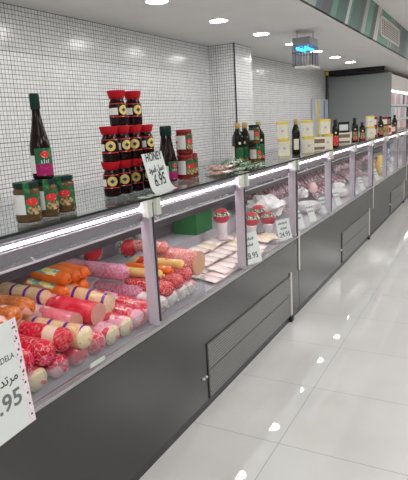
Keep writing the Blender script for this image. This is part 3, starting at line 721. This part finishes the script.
jar('preserve_jar', 'green labelled preserve jar, lower of two stacked between olive oil bottles', M['green_lid'], M['brown_jar'], (-1.60, 3.80, TZ), rad(-40), .14, .046, GJ)

def carton(label, loc, yaw, w=.096, d=.075, h=.145, group='cream cartons with yellow bands', body='cream'):
    o = thing('carton', label, 'carton', loc, (0, 0, yaw), group)
    obj('box_body', MB().box(-d/2, d/2, -w/2, w/2, 0, h*.86), M[body], o, bevel=.004)
    obj('lid', MB().box(-d/2-.002, d/2+.002, -w/2-.002, w/2+.002, h*.86, h), M['yellow'], o, bevel=.004)
    obj('base_band', MB().box(-d/2-.001, d/2+.001, -w/2-.001, w/2+.001, .002, h*.035), M['yellow'], o)
    obj('side_band', MB().box(d/2, d/2+.0012, w/2-.004, w/2-.001, h*.09, h*.86), M['yellow'], o, smooth=False)
    obj('printed_panel', MB().box(d/2, d/2+.001, -w*.30, w*.22, h*.22, h*.66), M['cream_plain'], o, smooth=False)
    obj('picture', MB().lathe([(w*.12, 0), (w*.12, .0015)], 16, 'x', (d/2+.001, -w*.02, h*.46)), M['carton_pic'], o)
    return o
def wide_tub(label, loc, yaw, group='brown and cream wide packs'):
    o = thing('wide_pack', label, 'pack', loc, (0, 0, yaw), group)
    obj('box_body', MB().box(-.05, .05, -.075, .075, 0, .125), M['cream_plain'], o, bevel=.006)
    obj('brown_panel', MB().box(.05, .0512, -.06, .06, .075, .112).box(-.04, .04, -.0762, -.075, .075, .112), M['brown_card'], o, smooth=False)
    obj('brown_panel', MB().box(.05, .0512, -.06, .06, .014, .040).box(-.04, .04, -.0762, -.075, .014, .040), M['brown_card'], o, smooth=False)
    return o
cs = [(-1.585, 4.42, 0, 'cream carton with yellow band, lower one of the pair right of the olive oil'), (-1.60, 4.42, 1, 'cream carton with yellow band, upper one of the pair right of the olive oil'),
      (-1.465, 4.735, 0, 'cream carton with yellow band, lower one right of the single olive oil bottle'), (-1.475, 4.735, 1, 'cream carton with yellow band, upper one right of the single olive oil bottle'),
      (-1.43, 5.24, 0, 'cream carton with yellow band, lower one beside the wide brown pack'), (-1.44, 5.19, 1, 'cream carton with yellow band, upper one above the wide brown pack'),
      (-1.46, 7.55, 0, 'cream carton with yellow band, lower one of the farthest pair'), (-1.47, 7.55, 1, 'cream carton with yellow band, upper one of the farthest pair')]
for x, y, up, l in cs:
    carton(l, (x, y, TZ+up*.1455), rad(-62))
oil('gold capped olive oil bottle standing alone between cream cartons', (-1.515, 4.535, TZ), rad(25), .305, .036, lab='food_print')
wide_tub('wide brown and cream pack left of a carton on the second counter', (-1.455, 4.98, TZ), rad(-60))
wide_tub('wide brown and cream pack between the dark bottles on the second counter', (-1.46, 6.02, TZ), rad(-62))
wide_tub('wide cream pack behind the dark bottle, farther along the second counter', (-1.52, 6.30, TZ), rad(-62))
GD = 'dark bottles far along the glass tops'
for x, y, l in ((-1.43, 5.55, 'dark bottle with black cap just right of the second carton stack'), (-1.47, 6.62, 'dark bottle right of the small black box'), (-1.45, 6.95, 'dark short bottle left of the farthest cartons'),
             (-1.42, 8.05, 'dark tall bottle right of the farthest cartons'), (-1.42, 9.30, 'dark bottle with green cap, farthest on the glass tops')):
    oil(l, (x, y, TZ), rad(-65), .28 if y != 6.95 else .22, .036, GD, 'black', 'red_emblem' if y < 6 else 'food_print')
def small_box(label, loc, col, w=.10, h=.12, panel='paper'):
    o = thing('box', label, 'box', loc, (0, 0, rad(-62)), 'small boxes far along the glass tops')
    obj('box_body', MB().box(-.04, .04, -w/2, w/2, 0, h), M[col], o, bevel=.004)
    obj('front_label', MB().box(.04, .0412, -w*.38, w*.38, h*.2, h*.75), M[panel], o, smooth=False)
    obj('side_label', MB().box(-.028, .028, -w/2-.0012, -w/2, h*.2, h*.75), M['white_label'], o, smooth=False)
    return o
small_box('small black box with a white label on the wide cream pack', (-1.50, 6.16, TZ+.1255), 'black', .13, .12)
small_box('red box with white label, lower one beside the farthest cartons', (-1.48, 7.80, TZ), 'red', .10, .14)
small_box('red box with white label, upper one beside the farthest cartons', (-1.48, 7.80, TZ+.1405), 'red_lid', .10, .13)
for i, (x, y, up, c) in enumerate(((-1.42, 8.32, 0, 'gold'), (-1.43, 8.32, 1, 'red_lid'), (-1.42, 8.60, 0, 'cream_plain'), (-1.43, 8.60, 1, 'black'), (-1.41, 8.95, 0, 'red_lid'))):
    small_box(['gold box with pale label near the far end', 'dark red box stacked on the gold one', 'cream box near the far end', 'black box stacked on the cream one', 'dark red box left of the farthest bottle'][i], (x, y, TZ+up*.1305), c, .12, .13, ['food_print', 'white_label', 'red_emblem', 'food_print', 'white_label'][i])

# ------------------------------------------------------------------ ceiling things
d0 = None
order = ['first', 'second', 'third', 'fourth', 'fifth', 'sixth', 'seventh', 'eighth']
for k in range(-4, 7):
    y = 3.94+1.135*k
    lab = ('round recessed ceiling downlight, %s in the row counting from the top edge' % order[k]) if k >= 0 else 'round recessed ceiling downlight above the nearest counter, outside the picture'
    if d0 is None:
        d0 = thing('downlight', lab, 'ceiling light', (-2.48, y, 2.6), group='row of round downlights')
        obj('trim_ring', MB().lathe([(.088, 0), (.106, 0), (.104, -.006), (.092, -.008), (.088, 0)], 32, cap=False), M['ceil'], d0)
        obj('diffuser', MB().lathe([(.088, -.001), (.086, -.005), (.004, -.006)], 32), M['down'], d0)
    else: dup(d0, (-2.48, y, 2.6), None, lab)
ik = thing('insect_killer', 'hanging wire cage insect killer with glowing blue tubes below the ceiling', 'insect killer', (-2.02, 6.45, 2.6))
bw, bd = .105, .17
obj('top_box', MB().box(-bw, bw, -bd, bd, -.175, -.085), M['galv'], ik, bevel=.004)
for x, y in ((-.06, -.12), (.06, .12)):
    obj('hanging_rod', MB().tube((x, y, -.085), (x, y, 0), .004), M['black'], ik)
for x in (-.05, .05):
    obj('blue_tube', MB().lathe([(.004, -.15), (.017, -.15), (.017, .15), (.004, .15)], 12, 'y', (x, 0, -.205)), M['blue'], ik)
mb = MB()
for i in range(7):
    x = -bw+2*bw*i/6
    mb.tube((x, -bd, -.175), (x, -bd, -.40), .0035, 6).tube((x, bd, -.175), (x, bd, -.40), .0035, 6)
for i in range(1, 8):
    y = -bd+2*bd*i/8
    mb.tube((-bw, y, -.175), (-bw, y, -.40), .0035, 6).tube((bw, y, -.175), (bw, y, -.40), .0035, 6)
for z in (-.25, -.40):
    mb.tube((-bw, -bd, z), (bw, -bd, z), .004, 6).tube((-bw, bd, z), (bw, bd, z), .004, 6).tube((-bw, -bd, z), (-bw, bd, z), .004, 6).tube((bw, -bd, z), (bw, bd, z), .004, 6)
obj('wire_cage', mb, M['wire'], ik)
obj('catch_tray', MB().box(-bw+.03, bw+.02, -bd-.005, bd+.005, -.43, -.402), M['pale_trim'], ik, bevel=.003)

av = thing('air_vent', 'beige slatted air vent set in the green striped bulkhead', 'air vent', (-1.51, 9.25, 2.845))
fw, fh = .86, .14
obj('vent_frame', MB().box(0, .014, -fw, fw, fh-.02, fh).box(0, .014, -fw, fw, -fh, -fh+.02).box(0, .014, -fw, -fw+.035, -fh, fh).box(0, .014, fw-.035, fw, -fh, fh), M['vent'], av)
obj('recess', MB().box(0, .003, -fw+.03, fw-.03, -fh+.015, fh-.015), M['vent_dark'], av)
mb = MB()
for i in range(7):
    z = -fh+.038+i*.034; mb.box(.003, .007, -fw+.03, fw-.03, z-.005, z+.005)
for i in range(13):
    y = -fw+.1+i*.138; mb.box(.003, .010, y-.008, y+.008, -fh+.02, fh-.02)
obj('slats', mb, M['vent'], av, smooth=False)

# ------------------------------------------------------------------ wall conduit, fridge
cp = thing('wall_cabinet', 'pale blue grey panel unit with a yellow edge on the wall by the fridge', 'panel', (-3.39, 11.2, 0))
obj('panel_body', MB().box(0, .09, 0, 1.0, .3, 1.97), plain('pale blue panel', (.58, .61, .66), .4), cp, bevel=.004)
obj('yellow_edge', MB().box(.09, .095, .12, .26, .3, 1.95), M['yellow'], cp)
obj('blue_edge', MB().box(.09, .095, .62, .72, .3, 1.95), plain('blue strip', (.22, .30, .50), .4), cp)
cd = thing('conduit', 'dark vertical conduit running down from the ceiling by the fridge', 'conduit', (-3.36, 12.3, 0))
obj('pipe', MB().tube((0, 0, 0), (0, 0, 2.6), .025, 10), M['plinth'], cp if False else cd); obj('yellow_collar', MB().tube((0, 0, 2.50), (0, 0, 2.585), .04, 10), M['yellow'], cd)

fr = thing('display_fridge', 'tall open front wall fridge with plain grey end panel', 'fridge', (-3.38, 12.55, 0))
FW, FL, FH = 1.38, 6.0, 2.47
obj('end_panel', MB().box(0, FW, 0, .05, 0, FH), M['fridge'], fr, bevel=.004)
obj('end_panel', MB().box(0, FW, FL-.05, FL, 0, FH), M['fridge'], fr, bevel=.004)
obj('back', MB().box(0, .08, .05, FL-.05, 0, FH-.02), M['white_steel'], fr)
obj('canopy', MB().box(.08, FW-.02, .05, FL-.05, 2.12, FH-.02), M['vent'], fr, bevel=.02)
obj('base', MB().box(.08, FW, .05, FL-.05, 0, .42), M['white_steel'], fr, bevel=.01)
obj('canopy_lamp', MB().lathe([(.004, 0), (.02, 0), (.02, FL-.3), (.004, FL-.3)], 10, 'y', (FW-.16, .15, 2.10)), emitter('fridge lamp', (.95, .97, 1, 1), 16.0), fr)
SH = (.42, .78, 1.12, 1.46, 1.80)
for z in SH[1:]:
    sh = obj('shelf', MB().box(.08, FW-.10, .05, FL-.05, z-.025, z), M['white_steel'], fr)
    obj('price_rail', MB().box(FW-.10, FW-.09, .05, FL-.05, z-.045, z+.005), M['paper'], sh)
cols = [plain('pack colour', c, .4) for c in ((.75, .72, .74), (.70, .42, .40), (.80, .78, .80), (.76, .55, .52), (.50, .58, .72), (.80, .78, .74), (.30, .16, .24), (.76, .66, .64), (.45, .60, .62))]
kinds = []
for m in cols:
    mb = MB().lathe([(.062, 0), (.070, .006), (.074, .255), (.070, .26)], 16)
    o = thing('dairy_tub', '', 'tub', (0, 0, 0))
    obj('tub', mb, m, o); obj('lid', MB().lathe([(.077, .258), (.077, .278), (.07, .284)], 16), M['paper'], o)
    kinds.append(o)
lvl = ['lowest', 'second', 'middle', 'fourth', 'top']
used = set()
for si, z in enumerate(SH):
    for i in range(18):
        k = (i//2+si*2) % 9 if rnd.random() < .8 else rnd.randrange(9)
        loc = (-3.38+FW-.19, 12.72+i*.185, z+.001); lab = 'small tub on the %s shelf of the wall fridge' % lvl[si]; gp = 'tubs on the %s fridge shelf' % lvl[si]
        if k not in used: used.add(k); kinds[k].location = loc; kinds[k]['label'] = lab; kinds[k]['group'] = gp
        else: dup(kinds[k], loc, None, lab, gp)

# ------------------------------------------------------------------ light and camera
w = bpy.data.worlds.new('store light'); S.world = w; w.use_nodes = True
bg = w.node_tree.nodes.get('Background') or w.node_tree.nodes.new('ShaderNodeBackground')
bg.inputs[0].default_value = (1.0, .99, .985, 1); bg.inputs[1].default_value = .95

for x in (0.9, 2.9):  # unseen area lights added to brighten the shop
    for y in (-3.5, 0, 3.5, 7, 10.5, 14, 17.5):
        la_ = bpy.data.lights.new('added fill light', 'AREA'); la_.shape = 'RECTANGLE'; la_.size = .6; la_.size_y = 1.2; la_.energy = 41
        la_.color = (1, .99, .975)
        lo = bpy.data.objects.new('added_fill_light', la_); C.objects.link(lo); lo.location = (x, y, 3.07)
R = Matrix(((.881, .470, -.054), (-.055, .215, .975), (-.470, .856, -.216)))
def camrot():
    yaw, pit, rol = (rad(a) for a in (-28.76688935, 12.46785478, -3.15927382))
    f = Vector((math.sin(yaw)*math.cos(pit), math.cos(yaw)*math.cos(pit), -math.sin(pit)))
    r = Vector((math.cos(yaw), -math.sin(yaw), 0)); u = r.cross(f)
    c, s = math.cos(rol), math.sin(rol); rr = c*r+s*u; uu = -s*r+c*u
    return Matrix((rr, uu, -f)).transposed()
cam = bpy.data.cameras.new('camera'); co = bpy.data.objects.new('camera', cam); C.objects.link(co)
cam.sensor_fit = 'HORIZONTAL'; cam.sensor_width = 36; cam.lens = 527.236*36/408
cam.clip_start = .05
co.matrix_world = Matrix.Translation((0, 0, 1.6)) @ camrot().to_4x4()
S.camera = co
S.view_settings.view_transform = 'Standard'; S.view_settings.look = 'None'; S.view_settings.gamma = 1
S.view_settings.exposure = 0.0; S.view_settings.use_curve_mapping = False
S.cycles.transparent_max_bounces = 32
